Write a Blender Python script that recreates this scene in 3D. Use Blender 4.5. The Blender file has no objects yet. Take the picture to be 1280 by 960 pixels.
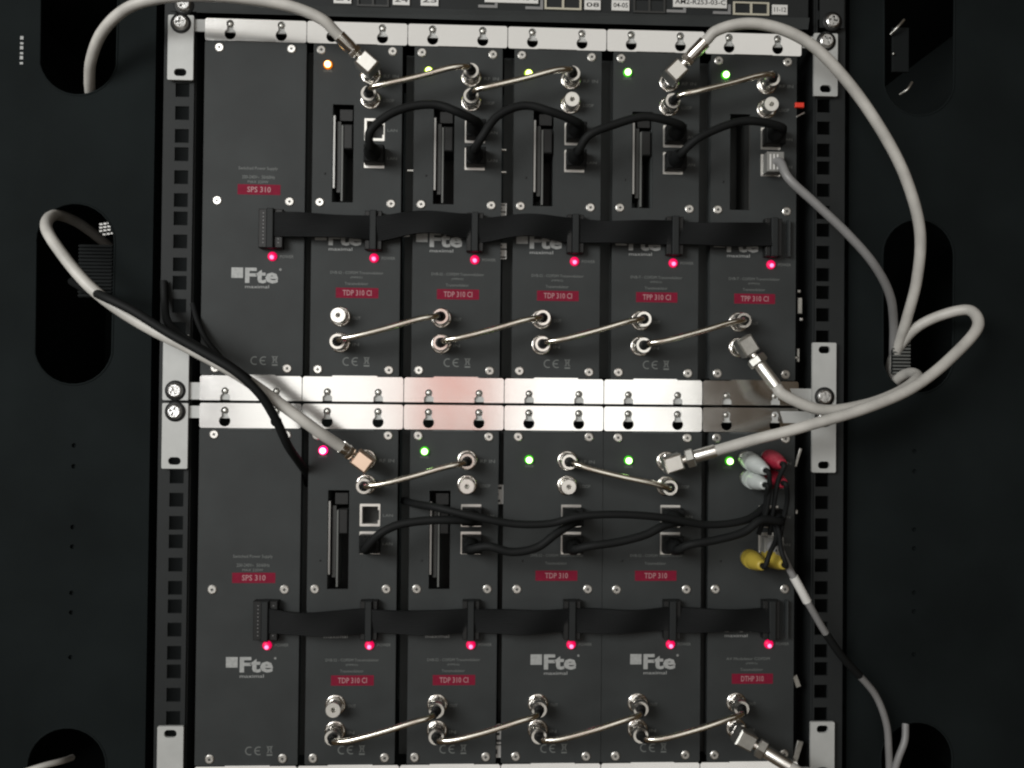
import bpy, math, random
from mathutils import Vector, Matrix
from mathutils.geometry import tessellate_polygon
random.seed(7)
scene = bpy.context.scene
COL = scene.collection
MM = 0.001

# ------------------------------------------------------------------ camera
YAW, PITCH, ROLL = math.radians(2.5392), math.radians(0.7792), math.radians(-0.557)
FPX, DIST = 1108.0, 636.3          # focal length in photo pixels, distance to the front plane in mm

def turn(x, y, z):
    c, s = math.cos(ROLL), math.sin(ROLL); x, z = c*x + s*z, -s*x + c*z
    c, s = math.cos(PITCH), math.sin(PITCH); y, z = c*y - s*z, s*y + c*z
    c, s = math.cos(YAW), math.sin(YAW); x, y = c*x + s*y, -s*x + c*y
    return Vector((x, y, z))

cam_d = bpy.data.cameras.new('camera'); cam = bpy.data.objects.new('camera', cam_d); COL.objects.link(cam)
R_, F_, U_ = turn(1, 0, 0), turn(0, 1, 0), turn(0, 0, 1)
m = Matrix.Identity(4)
for i in range(3):
    m[i][0], m[i][1], m[i][2] = R_[i], U_[i], -F_[i]
m[1][3] = -DIST*MM
cam.matrix_world = m
cam_d.sensor_width = 36; cam_d.lens = 36*FPX/1280; cam_d.clip_start = 0.01; cam_d.clip_end = 50
scene.camera = cam

# ------------------------------------------------------------------ world, lamps, exposure
w = bpy.data.worlds.new('World'); scene.world = w; w.use_nodes = True
bg = w.node_tree.nodes['Background']; bg.inputs[0].default_value = (0.135, 0.09, 0.048, 1); bg.inputs[1].default_value = 0.32

def area(name, loc, target, sx, sy, radiance, color=(1, 1, 1)):
    d = bpy.data.lights.new(name, 'AREA'); d.shape = 'RECTANGLE'; d.size = sx; d.size_y = sy
    d.energy = radiance*math.pi*sx*sy; d.color = color
    o = bpy.data.objects.new(name, d); COL.objects.link(o)
    o.location = loc
    o.rotation_euler = (Vector(target) - Vector(loc)).to_track_quat('-Z', 'Y').to_euler()
    return o
WHITE = (1.0, 0.985, 0.94)
area('room_ceiling_light', (0.05, -1.6, 1.05), (0.05, 0, 1.05), 2.3, 1.1, 0.66, WHITE)
area('strip_reflection_right', (0.33, -1.6, 0.08), (0.33, 0, 0.08), 0.52, 0.70, 1.5, WHITE)  # unseen area light added for the white reflection in the middle strips
area('strip_reflection_left', (-0.37, -1.6, 0.08), (-0.37, 0, 0.08), 0.42, 0.70, 1.3, WHITE)  # its left neighbour, also added to whiten the strip reflections
area('strip_reflection_far_left', (-0.80, -1.6, 0.08), (-0.80, 0, 0.08), 0.44, 0.70, 0.32, (1, .98, .99))  # dimmer added light, gives the power module strips a greyer reflection
area('hand_reflection_light', (-0.05, -1.6, 0.10), (-0.05, 0, 0.10), 0.2, 0.5, 0.8, (1.0, 0.50, 0.44))  # added pink light, stands in for a hand mirrored in the strips
key = area('key_lamp', (-1.0, -1.2, 0.42), (0.0, 0, 0.02), 0.85, 0.6, 3.25, (1.0, 0.995, 0.975))
key.data.spread = math.radians(80)
area('low_reflection_light', (0.0, -1.6, -0.98), (0.0, 0, -0.98), 1.9, 0.5, 0.75, WHITE)  # added low light, brightens the bottom brackets and their lips

scene.view_settings.view_transform = 'Standard'; scene.view_settings.look = 'None'
scene.view_settings.exposure = 0.0; scene.view_settings.gamma = 1.0
scene.render.engine = 'CYCLES'
scene.cycles.filter_width = 2.2
scene.cycles.max_bounces = 6

# ------------------------------------------------------------------ materials
def mat(name, color, rough=0.5, metal=0.0, noise=0.0, scale=300.0, bump=0.0, bscale=900.0, rough_var=0.0, spec=0.5, stretch=None):
    M = bpy.data.materials.new(name); M.use_nodes = True
    nt = M.node_tree; b = nt.nodes['Principled BSDF']
    b.inputs['Base Color'].default_value = (*color, 1); b.inputs['Roughness'].default_value = rough
    b.inputs['Metallic'].default_value = metal
    b.inputs['Specular IOR Level'].default_value = spec
    tc = nt.nodes.new('ShaderNodeTexCoord'); geo = nt.nodes.new('ShaderNodeNewGeometry')
    if noise or rough_var:
        n = nt.nodes.new('ShaderNodeTexNoise'); n.inputs['Scale'].default_value = scale; n.inputs['Detail'].default_value = 5
        nt.links.new(geo.outputs['Position'], n.inputs['Vector'])
    if noise:
        r = nt.nodes.new('ShaderNodeValToRGB')
        r.color_ramp.elements[0].position = 0.3; r.color_ramp.elements[1].position = 0.7
        r.color_ramp.elements[0].color = (*[c*(1 - noise) for c in color], 1)
        r.color_ramp.elements[1].color = (*[min(1, c*(1 + noise)) for c in color], 1)
        nt.links.new(n.outputs['Fac'], r.inputs[0]); nt.links.new(r.outputs[0], b.inputs['Base Color'])
    if rough_var:
        mr = nt.nodes.new('ShaderNodeMapRange'); mr.inputs['To Min'].default_value = rough - rough_var; mr.inputs['To Max'].default_value = rough + rough_var
        nt.links.new(n.outputs['Fac'], mr.inputs['Value']); nt.links.new(mr.outputs[0], b.inputs['Roughness'])
    if bump:
        n2 = nt.nodes.new('ShaderNodeTexNoise'); n2.inputs['Scale'].default_value = bscale; n2.inputs['Detail'].default_value = 3
        bp = nt.nodes.new('ShaderNodeBump'); bp.inputs['Strength'].default_value = bump; bp.inputs['Distance'].default_value = 0.0004
        if stretch:
            mp = nt.nodes.new('ShaderNodeMapping'); mp.inputs['Scale'].default_value = stretch
            nt.links.new(geo.outputs['Position'], mp.inputs['Vector']); nt.links.new(mp.outputs[0], n2.inputs['Vector'])
        else: nt.links.new(geo.outputs['Position'], n2.inputs['Vector'])
        nt.links.new(n2.outputs['Fac'], bp.inputs['Height']); nt.links.new(bp.outputs[0], b.inputs['Normal'])
    return M

def glow(name, color, strength):
    M = bpy.data.materials.new(name); M.use_nodes = True
    b = M.node_tree.nodes['Principled BSDF']
    b.inputs['Base Color'].default_value = (*[min(1, c*.5) for c in color], 1)
    b.inputs['Emission Color'].default_value = (*color, 1); b.inputs['Emission Strength'].default_value = strength
    return M

PANEL = mat('panel_paint', (0.0268, 0.0302, 0.0306), 0.68, spec=0.3, noise=0.15, scale=28, bump=0.25, bscale=2600)
BODY = mat('body_black_steel', (0.05, 0.057, 0.057), 0.8)
STEEL = mat('strip_steel', (0.84, 0.84, 0.83), 0.17, 1.0, bump=0.06, bscale=30, rough_var=0.06, scale=40, stretch=(1, 1, 40))
EAR = mat('ear_paint', (0.40, 0.41, 0.40), 0.5, noise=0.05, scale=80, bump=0.1, bscale=2000)
RAIL = mat('rail_black_paint', (0.0095, 0.0115, 0.012), 0.7, spec=0.35, noise=0.10, scale=40, bump=0.15, bscale=1500)
SIDE = mat('side_panel_paint', (0.0068, 0.0091, 0.0094), 0.85, spec=0.08, noise=0.22, scale=14, bump=0.15, bscale=1500)
INNER = mat('cabinet_inside', (0.035, 0.042, 0.042), 0.95, spec=0.1)
NICKEL = mat('nickel', (0.74, 0.72, 0.68), 0.24, 1.0, rough_var=0.08, scale=200)
BRIGHT = mat('bright_nickel', (0.86, 0.85, 0.81), 0.33, 1.0, rough_var=0.06, scale=200)
COPPER = mat('copper_nickel', (0.86, 0.66, 0.52), 0.35, 1.0)
DULL = mat('dull_zinc', (0.52, 0.52, 0.49), 0.42, 1.0, noise=0.12, scale=300)
SCREW = mat('screw_zinc', (0.62, 0.61, 0.58), 0.4, 1.0, rough_var=0.1, scale=300)
DEEPBLACK = mat('deep_black', (0.006, 0.0075, 0.0078), 0.8, spec=0.15)
CARD = mat('card_metal', (0.34, 0.34, 0.33), 0.35, 1.0)
RSCREW = mat('rack_screw_steel', (0.60, 0.60, 0.59), 0.3, 1.0, bump=0.5, bscale=700)
ROD = mat('jumper_metal', (0.80, 0.77, 0.69), 0.20, 1.0, rough_var=0.06, scale=150)
BLACK = mat('black_plastic', (0.008, 0.0085, 0.0085), 0.55, spec=0.35)
BLACK2 = mat('grey_black_plastic', (0.02, 0.021, 0.02), 0.5)
RUBBER = mat('black_rubber', (0.0065, 0.0073, 0.0075), 0.65, spec=0.16, bump=0.1, bscale=800)
RIBBON = mat('ribbon_black', (0.0045, 0.0052, 0.0056), 0.65, spec=0.18)
COAXW = mat('white_cable', (0.42, 0.412, 0.385), 0.5, noise=0.15, scale=60)
GREYC = mat('grey_cable', (0.19, 0.19, 0.19), 0.45, noise=0.06, scale=60)
PRINT = mat('grey_print', (0.30, 0.31, 0.305), 0.6, noise=0.15, scale=500)
PRINT2 = mat('fine_grey_print', (0.125, 0.135, 0.13), 0.6)
PINKP = mat('label_print', (0.32, 0.17, 0.18), 0.6)
RED = mat('red_label', (0.165, 0.006, 0.024), 0.8, spec=0.2, noise=0.1, scale=300)
PAPER = mat('white_sticker', (0.60, 0.60, 0.58), 0.6)
INK = mat('sticker_ink', (0.03, 0.03, 0.03), 0.6)
CREAM = mat('cream_plastic', (0.42, 0.40, 0.32), 0.5)
CLEAR = mat('clear_plug_plastic', (0.19, 0.19, 0.18), 0.25)
WPLUG = mat('white_plug', (0.42, 0.45, 0.44), 0.22)
RPLUG = mat('red_plug', (0.26, 0.012, 0.03), 0.5)
YPLUG = mat('yellow_plug', (0.38, 0.29, 0.04), 0.5)
REDCLIP = mat('red_clip', (0.7, 0.04, 0.02), 0.4)
LENS = {'red': glow('led_red', (1.0, 0.0, 0.10), 0.75), 'green': glow('led_green', (0.05, 0.55, 0.01), 0.8), 'orange': glow('led_orange', (0.9, 0.22, 0.0), 0.8),
        'lime': glow('led_lime', (0.35, 0.6, 0.01), 0.8), 'pink': glow('led_pink', (1.0, 0.0, 0.14), 2.2)}
CORE = {'red': glow('core_red', (1.0, 0.2, 0.42), 2.0), 'green': glow('core_green', (0.55, 1.0, 0.32), 6.0), 'orange': glow('core_orange', (1.0, 0.62, 0.25), 6.0),
        'lime': glow('core_lime', (0.9, 1.0, 0.25), 5.0), 'pink': glow('core_pink', (1.0, 0.25, 0.42), 6.0)}

# ------------------------------------------------------------------ mesh helpers (millimetres: x right, y into the rack, z up)
def circle(cx, cz, r, n=20, a0=0.0):
    return [(cx + r*math.cos(a0 + 2*math.pi*i/n), cz + r*math.sin(a0 + 2*math.pi*i/n)) for i in range(n)]
def rrect(x0, z0, x1, z1, r, n=4):
    out = []
    for cx, cz, a in ((x1 - r, z1 - r, 0), (x0 + r, z1 - r, 90), (x0 + r, z0 + r, 180), (x1 - r, z0 + r, 270)):
        for i in range(n + 1):
            t = math.radians(a + 90*i/n); out.append((cx + r*math.cos(t), cz + r*math.sin(t)))
    return out
def rect(x0, z0, x1, z1): return [(x1, z1), (x0, z1), (x0, z0), (x1, z0)]
def keyhole(cx, zb, R=4.0, r=2.75, d=7.3):
    out = []
    h = r*0.8
    a = math.asin(h/R); b = math.asin(h/r)
    for i in range(19):                        # round the big hole, gap at the top
        t = math.pi/2 + a + (2*math.pi - 2*a)*i/18; out.append((cx + R*math.cos(t), zb + R*math.sin(t)))
    for i in range(13):
        t = -math.pi/2 + b + (2*math.pi - 2*b)*i/12; out.append((cx + r*math.cos(t), zb + d + r*math.sin(t)))
    return out
def cross(cx, cz, a, b):
    p = [(b, a), (b, b), (a, b), (a, -b), (b, -b), (b, -a), (-b, -a), (-b, -b), (-a, -b), (-a, b), (-b, b), (-b, a)]
    c, s = math.cos(.5), math.sin(.5)
    return [(cx + x*c - z*s, cz + x*s + z*c) for x, z in p]

_txt = {}
def text_geo(body, bold=0.0):
    k = (body, bold)
    if k not in _txt:
        cu = bpy.data.curves.new('t', 'FONT'); cu.body = body; cu.size = 1.0; cu.offset = bold; cu.resolution_u = 2
        o = bpy.data.objects.new('t', cu); COL.objects.link(o)
        dg = bpy.context.evaluated_depsgraph_get(); me = bpy.data.meshes.new_from_object(o.evaluated_get(dg))
        vs = [(v.co.x, v.co.y) for v in me.vertices]; fs = [tuple(p.vertices) for p in me.polygons]
        COL.objects.unlink(o); bpy.data.objects.remove(o); bpy.data.curves.remove(cu); bpy.data.meshes.remove(me)
        _txt[k] = (vs, fs)
    return _txt[k]

class MB:
    def __init__(s): s.v = []; s.f = []; s.sm = []
    def add(s, vs, fs, smooth=False):
        b = len(s.v); s.v += [tuple(q) for q in vs]; s.f += [tuple(b + i for i in f) for f in fs]; s.sm += [smooth]*len(fs); return s
    def box(s, x0, y0, z0, x1, y1, z1, M=None, open_front=False):
        vs = [Vector(q) for q in ((x0, y0, z0), (x1, y0, z0), (x1, y1, z0), (x0, y1, z0), (x0, y0, z1), (x1, y0, z1), (x1, y1, z1), (x0, y1, z1))]
        if M is not None: vs = [M @ q for q in vs]
        fs = [(3, 2, 1, 0), (4, 5, 6, 7), (1, 2, 6, 5), (2, 3, 7, 6), (3, 0, 4, 7)]
        if not open_front: fs.append((0, 1, 5, 4))
        return s.add(vs, fs)
    def bbox(s, x0, y0, z0, x1, y1, z1, c=0.6, M=None):      # box with chamfered front edges
        o = [(x0, z0), (x1, z0), (x1, z1), (x0, z1)]; i = [(x0 + c, z0 + c), (x1 - c, z0 + c), (x1 - c, z1 - c), (x0 + c, z1 - c)]
        vs = [Vector((x, y1, z)) for x, z in o] + [Vector((x, y0 + c, z)) for x, z in o] + [Vector((x, y0, z)) for x, z in i]
        if M is not None: vs = [M @ q for q in vs]
        fs = [(3, 2, 1, 0), (8, 9, 10, 11)]
        for k in range(4):
            n = (k + 1) % 4; fs += [(k, n, 4 + n, 4 + k), (4 + k, 4 + n, 8 + n, 8 + k)]
        return s.add(vs, fs)
    def plate(s, outer, holes=(), y0=0.0, t=1.0):
        loops = [outer] + list(holes)
        flat = [q for l in loops for q in l]; n = len(flat)
        tris = tessellate_polygon([[Vector((x, z, 0)) for x, z in l] for l in loops])
        vs = [(x, y0, z) for x, z in flat] + [(x, y0 + t, z) for x, z in flat]
        fs = []
        for a, b, c in tris:
            pa, pb, pc = flat[a], flat[b], flat[c]
            if (pb[0] - pa[0])*(pc[1] - pa[1]) - (pb[1] - pa[1])*(pc[0] - pa[0]) < 0: b, c = c, b
            fs += [(a, b, c), (n + c, n + b, n + a)]
        base = 0
        for li, l in enumerate(loops):
            k = len(l); ar = sum(l[i][0]*l[(i + 1) % k][1] - l[(i + 1) % k][0]*l[i][1] for i in range(k))
            for i in range(k):
                a, b = base + i, base + (i + 1) % k
                if (ar > 0) == (li == 0): fs.append((b, a, n + a, n + b))
                else: fs.append((a, b, n + b, n + a))
            base += k
        return s.add(vs, fs)
    def lathe(s, prof, n=20, M=None, smooth=True, a0=0.0):   # prof: (radius, height towards the viewer); axis = -y
        vs = []; fs = []
        for r, h in prof:
            for i in range(n):
                t = a0 + 2*math.pi*i/n; q = Vector((r*math.cos(t), -h, r*math.sin(t)))
                vs.append(M @ q if M is not None else q)
        for j in range(len(prof) - 1):
            for i in range(n):
                k = (i + 1) % n; fs.append((j*n + i, j*n + k, (j + 1)*n + k, (j + 1)*n + i))
        s.add(vs, fs, smooth)
        return s
    def disc(s, r, h, n=20, M=None):
        vs = [Vector((r*math.cos(2*math.pi*i/n), -h, r*math.sin(2*math.pi*i/n))) for i in range(n)]
        if M is not None: vs = [M @ q for q in vs]
        return s.add(vs, [tuple(range(n))])
    def tube(s, pts, r, n=12, cap=True, sm=True):
        pts = [Vector(q) for q in pts]; N = len(pts)
        rs = r if isinstance(r, (list, tuple)) else [r]*N
        tan = [(pts[min(i + 1, N - 1)] - pts[max(i - 1, 0)]).normalized() for i in range(N)]
        up = Vector((0, -1, 0)); 
        if abs(tan[0].dot(up)) > .9: up = Vector((0, 0, 1))
        u = (up - tan[0]*up.dot(tan[0])).normalized(); vs = []
        for i in range(N):
            u = (u - tan[i]*u.dot(tan[i])).normalized(); w_ = tan[i].cross(u)
            for k in range(n):
                t = 2*math.pi*k/n; vs.append(pts[i] + (u*math.cos(t) + w_*math.sin(t))*rs[i])
        fs = [(i*n + k, i*n + (k + 1) % n, (i + 1)*n + (k + 1) % n, (i + 1)*n + k) for i in range(N - 1) for k in range(n)]
        s.add(vs, fs, sm)
        if cap: s.add(vs[:n], [tuple(reversed(range(n)))]); s.add(vs[-n:], [tuple(range(n))])
        return s
    def text(s, body, x0, x1, z0, h, y=-0.08, bold=0.0):     # flat print, fitted between x0 and x1
        vs, fs = text_geo(body, bold)
        ax, bx = min(q[0] for q in vs), max(q[0] for q in vs); az, bz = min(q[1] for q in vs), max(q[1] for q in vs)
        sx = (x1 - x0)/(bx - ax); sz = h/(bz - az)
        return s.add([(x0 + (q[0] - ax)*sx, y, z0 + (q[1] - az)*sz) for q in vs], fs)
    def flat(s, poly, y=-0.08):
        tr = tessellate_polygon([[Vector((x, z, 0)) for x, z in poly]])
        fs = []
        for a, b, c in tr:
            pa, pb, pc = poly[a], poly[b], poly[c]
            if (pb[0] - pa[0])*(pc[1] - pa[1]) - (pb[1] - pa[1])*(pc[0] - pa[0]) < 0: b, c = c, b
            fs.append((a, b, c))
        return s.add([(x, y, z) for x, z in poly], fs)
    def arc(s, cx, cz, r0, r1, a0, a1, y=-0.08, n=10):
        p = [(cx + r1*math.cos(math.radians(a0 + (a1 - a0)*i/n)), cz + r1*math.sin(math.radians(a0 + (a1 - a0)*i/n))) for i in range(n + 1)]
        q = [(cx + r0*math.cos(math.radians(a0 + (a1 - a0)*i/n)), cz + r0*math.sin(math.radians(a0 + (a1 - a0)*i/n))) for i in range(n + 1)]
        vs = [(x, y, z) for x, z in q + p]
        return s.add(vs, [(i, i + 1, n + 2 + i, n + 1 + i) if a1 < a0 else (i + 1, i, n + 1 + i, n + 2 + i) for i in range(n)])
    def mesh(s, name, material):
        me = bpy.data.meshes.new(name); me.from_pydata([(x*MM, y*MM, z*MM) for x, y, z in s.v], [], s.f)
        me.polygons.foreach_set('use_smooth', s.sm); me.materials.append(material); me.update(); return me

CACHE = {}
def part(name, parent, material, build, key=None, loc=None, rot=None, label=None):
    me = CACHE.get(key) if key else None
    if me is None:
        b = MB(); build(b); me = b.mesh(name, material)
        if key: CACHE[key] = me
    o = bpy.data.objects.new(name, me); COL.objects.link(o)
    if parent is not None: o.parent = parent
    if loc: o.location = [c*MM for c in loc]
    if rot: o.rotation_euler = rot
    if label: o['label'] = label
    return o
def thing(name, label, cat, loc=(0, 0, 0), group=None):
    o = bpy.data.objects.new(name, None); COL.objects.link(o); o.empty_display_size = 0.01
    o.location = [c*MM for c in loc]; o['label'] = label; o['category'] = cat
    if group: o['group'] = group
    return o
def P(px, py, h=0.0):
    """the point of the place, h millimetres in front of the panels' plane, that the photograph shows at (px, py)"""
    d = turn((px - 640)/FPX, 1.0, -(py - 480)/FPX)
    t = (DIST - h)/d.y
    return Vector((d.x*t, -h, d.z*t))
def smooth(pts, per=10):
    pts = [Vector(q) for q in pts]; out = []
    n = len(pts)
    for i in range(n - 1):
        p0, p1, p2, p3 = pts[max(i - 1, 0)], pts[i], pts[i + 1], pts[min(i + 2, n - 1)]
        if i == 0: p0 = 2*p1 - p2
        if i == n - 2: p3 = 2*p2 - p1
        d0, d1, d2 = [max(1e-6, (b - a).length)**.5 for a, b in ((p0, p1), (p1, p2), (p2, p3))]
        m1 = ((p1 - p0)/d0 - (p2 - p0)/(d0 + d1) + (p2 - p1)/d1)*d1
        m2 = ((p2 - p1)/d1 - (p3 - p1)/(d1 + d2) + (p3 - p2)/d2)*d1
        for k in range(per):
            t = k/per; t2, t3 = t*t, t*t*t
            out.append(p1*(2*t3 - 3*t2 + 1) + m1*(t3 - 2*t2 + t) + p2*(-2*t3 + 3*t2) + m2*(t3 - t2))
    out.append(pts[-1]); return out
def path(pts): return smooth([P(*q) for q in pts])

# ------------------------------------------------------------------ the cabinet
UA, UB = 0.0, -275.5                         # the two rows of modules
PITCH_MM = 71.9
def X0(k): return -182.3 + PITCH_MM*k

def shell(b):
    x0, x1, z0, z1, ya, yb = -430, 470, -360, 360, 40, 420
    vs = [(x0, ya, z0), (x1, ya, z0), (x1, ya, z1), (x0, ya, z1), (x0, yb, z0), (x1, yb, z0), (x1, yb, z1), (x0, yb, z1)]
    b.add(vs, [(4, 5, 6, 7), (0, 1, 5, 4), (1, 2, 6, 5), (2, 3, 7, 6), (3, 0, 4, 7)])
wall = part('wall', None, INNER, shell); wall['kind'] = 'structure'

rack = thing('equipment_rack', 'black steel rack cabinet with square-holed rails and oval cable openings in its side panels', 'rack cabinet', (0, 4, 0))
hole_z = []
z = 199.8 + 45.95*4
while z > -340:
    hole_z += [z, z - 16.4, z - 29.5]; z -= 45.95
def rail(side):
    cx = -209.3 if side < 0 else 256.6
    xa, xb = (-222.5, -201.2) if side < 0 else (250.6, 272.5)
    def build(b):
        for q in hole_z: pass
        zs = sorted(hole_z); hw = 4.9
        b.box(xa, 0, -350, cx - hw, 2, 350); b.box(cx + hw, 0, -350, xb, 2, 350)
        prev = -350
        for q in zs:
            if q - hw > 348 or q - hw < -349: continue
            b.box(cx - hw, 0, prev, cx + hw, 2, q - hw); prev = q + hw
        b.box(cx - hw, 0, prev, cx + hw, 2, 351)
        xi = xb if side < 0 else xa                       # return flanges
        b.box(xi - 1, 2, -350, xi + 1, 38, 350)
    return build
part('mounting_rail', rack, RAIL, rail(-1), loc=(0, 0, 0))
part('mounting_rail', rack, RAIL, rail(1), loc=(0, 0, 0))
part('gap_filler', rack, DEEPBLACK, lambda b: b.box(-250, 30, -350, -190, 31, 350)); part('gap_filler', rack, DEEPBLACK, lambda b: b.box(238, 30, -350, 296, 31, 350))  # added sheets that set the dark tone behind rail gaps and holes
def oval(x0, x1, z0, z1):
    r = (x1 - x0)/2; cx = (x0 + x1)/2
    return [(cx + r*math.cos(math.radians(a)), (z1 - r if a <= 180 else z0 + r) + r*math.sin(math.radians(a))) for a in list(range(0, 181, 12)) + list(range(180, 360, 12))]
def side_plate(b):
    x0, x1 = -425, -232
    hs = [oval(-315, -259, 214, 340), oval(-315, -259, 5, 136), oval(-315, -259, -345, -240)]
    for zz in (-38.5, -53.5, -97, -111, -144, -158, -190): hs.append(circle(-285.5, zz, 1.7, 10)); b.box(-289, 2.05, zz - 4, -282, 2.5, zz + 4)
    b.plate(rect(x0, -350, x1, 350), hs, 0, 2)
    for h in hs[:3]:                                       # rolled rims of the cable openings
        pts = [Vector((x, 0.4, z)) for x, z in h]; b.tube(pts + [pts[0]], 0.9, 6, False)
    b.box(x1 - 2, 2, -350, x1, 30, 350)
def side_plate_r(b):
    hs = [oval(306, 361, 214, 340), oval(306, 361, 5, 136), oval(306, 361, -345, -240)]
    for zz in (-38.5, -53.5, -97, -111, -144, -158, -190): hs.append(circle(331, zz, 1.7, 10)); b.box(328, 2.05, zz - 4, 335, 2.5, zz + 4)
    b.plate(rect(280, -350, 465, 350), hs, 0, 2)
    for h in hs[:3]:
        pts = [Vector((x, 0.4, z)) for x, z in h]; b.tube(pts + [pts[0]], 0.9, 6, False)
    b.box(280, 2, -350, 282, 30, 350)
part('side_panel', rack, SIDE, side_plate, loc=(0, 10, 0)); part('side_panel', rack, SIDE, side_plate_r, loc=(0, 10, 0))
def marks(b):
    q = P(15, 52, 0)
    for i in range(6): b.box(q.x - 1.2, -0.3, q.z - 3 + i*3.6 - 8, q.x + 1.0, 0, q.z - 3 + i*3.6 - 6.4 + (i % 2)*.8)
part('edge_lettering', rack, PRINT, marks, loc=(0, 9.8, 0))

def duct(pts, n, label, rib):
    a, c = P(*pts[0]), P(*pts[1])
    t = thing('ribbed_duct', label, 'cable duct', (a.x, a.y, c.z))
    w_, h_ = c.x - a.x, a.z - c.z
    part('backing', t, DEEPBLACK, lambda b: b.box(0, 2, 0, w_, 4, h_))
    for i in range(n):
        part('rib', t, rib, lambda b: b.box(0, 0, 0, w_, 2, h_/n*0.5), key=(label, 'rib'), loc=(0, 0, h_/n*(i + .25)))
    return t
DULLP = mat('duct_rib_grey', (0.10, 0.105, 0.10), 0.5)
duct(((98, 305, -28), (139, 372, -28)), 15, 'dark ribbed cable duct seen through the left side opening', DEEPBLACK)
duct(((1117, 408, -14), (1138, 468, -14)), 14, 'grey ribbed cable duct behind the right side opening', DULLP)
t = thing('perforated_vent', 'small patch of white bars for light through perforated mesh inside the left oval opening', 'vent', tuple(P(124, 294, -30)))
for r in range(4):
    for c in range(3):
        part('mesh_light_spot', t, PAPER, lambda b: b.box(0, 0, 0, 2.2, 1, 1.3), key='mesh_light_spot', loc=(c*2.9 + (0 if r else 2.5), 0, r*2.5 + c*.5))  # white colour stands for light coming through the mesh

# ------------------------------------------------------------------ the two module frames (ears, bars, screws)
def rack_screw(parent, x, z, y=0):
    s = part('rack_screw', parent, RSCREW, lambda b: (b.lathe([(5.4, 0), (5.4, 1.0), (4.9, 2.1), (4.0, 2.8)], 28, smooth=False),
             b.plate(circle(0, 0, 4.0, 28), [cross(0, 0, 3.2, .85)], -2.8, 0.6), b.disc(3.3, 1.3, 16)), key='rack_screw', loc=(x, y, z), rot=(random.uniform(-.08, .08), random.uniform(0, 3), random.uniform(-.08, .08)))
    part('washer', s, BLACK, lambda b: b.lathe([(7.2, -.2), (7.2, 0.5), (5.3, 0.7)], 24), key='washer')
    return s
def module_frame(z0, label):
    t = thing('module_frame', label, 'rack frame', (0, 0, z0), 'frames that carry the module rows')
    for side in (-1, 1):
        xa, xb = (-218.6, -200.6) if side < 0 else (247.4, 265.0); cx = (xa + xb)/2
        for top in (1, 0):
            za, zb = (222.0, 268.2) if top else (-5.2, 41.2)
            sz = 227.4 if top else 36.0
            e = part('ear', t, EAR, lambda b: b.plate(rrect(xa, za, xb, zb, .8, 2), [rrect(cx - 4.4, sz - 2.7, cx + 4.4, sz + 2.7, 2.65, 5)], -0.6, 2.2))
            rack_screw(e, cx, 262.3 if top else 1.6, -0.6)
    part('frame_bar', t, EAR, lambda b: b.box(-200.8, 1.6, 257.8, 247.6, 3.4, 266.4))
    part('gap_backing', t, BODY, lambda b: b.plate(rect(-200, -6, 247, 268), [], 18, 1) if False else [b.box(X0(k) - 12.5, 16, 14, X0(k) - 3.0, 17, 250) for k in range(1, 6)])  # added strips that lift the black of the gaps between modules
    part('frame_bar', t, EAR, lambda b: b.box(-200.8, 1.6, -4.6, 247.6, 3.4, 7.5))
    return t
module_frame(UA, 'grey steel frame with screwed ears carrying the upper row of modules')
module_frame(UB, 'grey steel frame with screwed ears carrying the lower row of modules')

# ------------------------------------------------------------------ parts of a module (local: x from the left screw column, z of the upper row)
def f_connector(parent, x, z, kind='free'):
    def barrel(b):
        prof = [(4.6, 0), (4.6, 2.5)]
        hh = 2.5
        while hh < 9.6: prof += [(4.75, hh), (4.35, hh + .45)]; hh += .9
        b.lathe(prof + [(4.7, 9.8), (5.4, 9.9), (5.4, 10.8), (5.1, 11.2)], 24); b.plate(circle(0, 0, 5.1, 24), [circle(0, 0, 1.8, 14)], -11.2, 5)
    c = part('coax_socket', parent, BRIGHT, barrel, key='f_barrel', loc=(x, 0, z))
    part('hex_nut', c, NICKEL, lambda b: (b.lathe([(6.6, -0.1), (6.6, 2.2), (6.0, 2.6), (4.6, 2.6)], 6, smooth=False), b.lathe([(7.2, -.05), (7.2, .5), (6, .5)], 24)), key='f_nut', rot=(0, random.uniform(0, 1), 0))
    part('centre_pin', c, DULL, lambda b: (b.lathe([(.7, 6), (.7, 10.2), (.2, 10.7)], 10), b.disc(1.7, 6.5, 12)), key='f_pin')
    return c
def led(parent, name, x, z, color, big=True):
    l = part(name, parent, LENS[color], lambda b: b.lathe([(3.3, -.1), (3.3, .5), (2.9, 1.3), (1.7, 2.1), (0.01, 2.4)], 18), key=('lens', color), loc=(x, 0, z))
    rc = 2.2 if big else 1.45
    part('glowing_core', l, CORE[color], lambda b: b.lathe([(rc, 1.5), (rc, 2.5), (rc*.8, 2.8), (rc*.4, 3.1), (0.01, 3.2)], 16), key=('core', color, big), loc=(0, -0.1, -0.8 if not big else -.2))
    return l
def panel_screw(parent, x, z, M=None):
    part('panel_screw', parent, SCREW, lambda b: (b.plate(circle(0, 0, 2.6, 18), [cross(0, 0, 1.15, .36)], -0.75, 0.5), b.lathe([(3.25, -.1), (3.25, .3), (2.6, .75)], 18, smooth=False)), key='panel_screw',
         loc=(x, 0, z), rot=(random.uniform(-.06, .06), random.uniform(0, 3), random.uniform(-.06, .06)))
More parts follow.
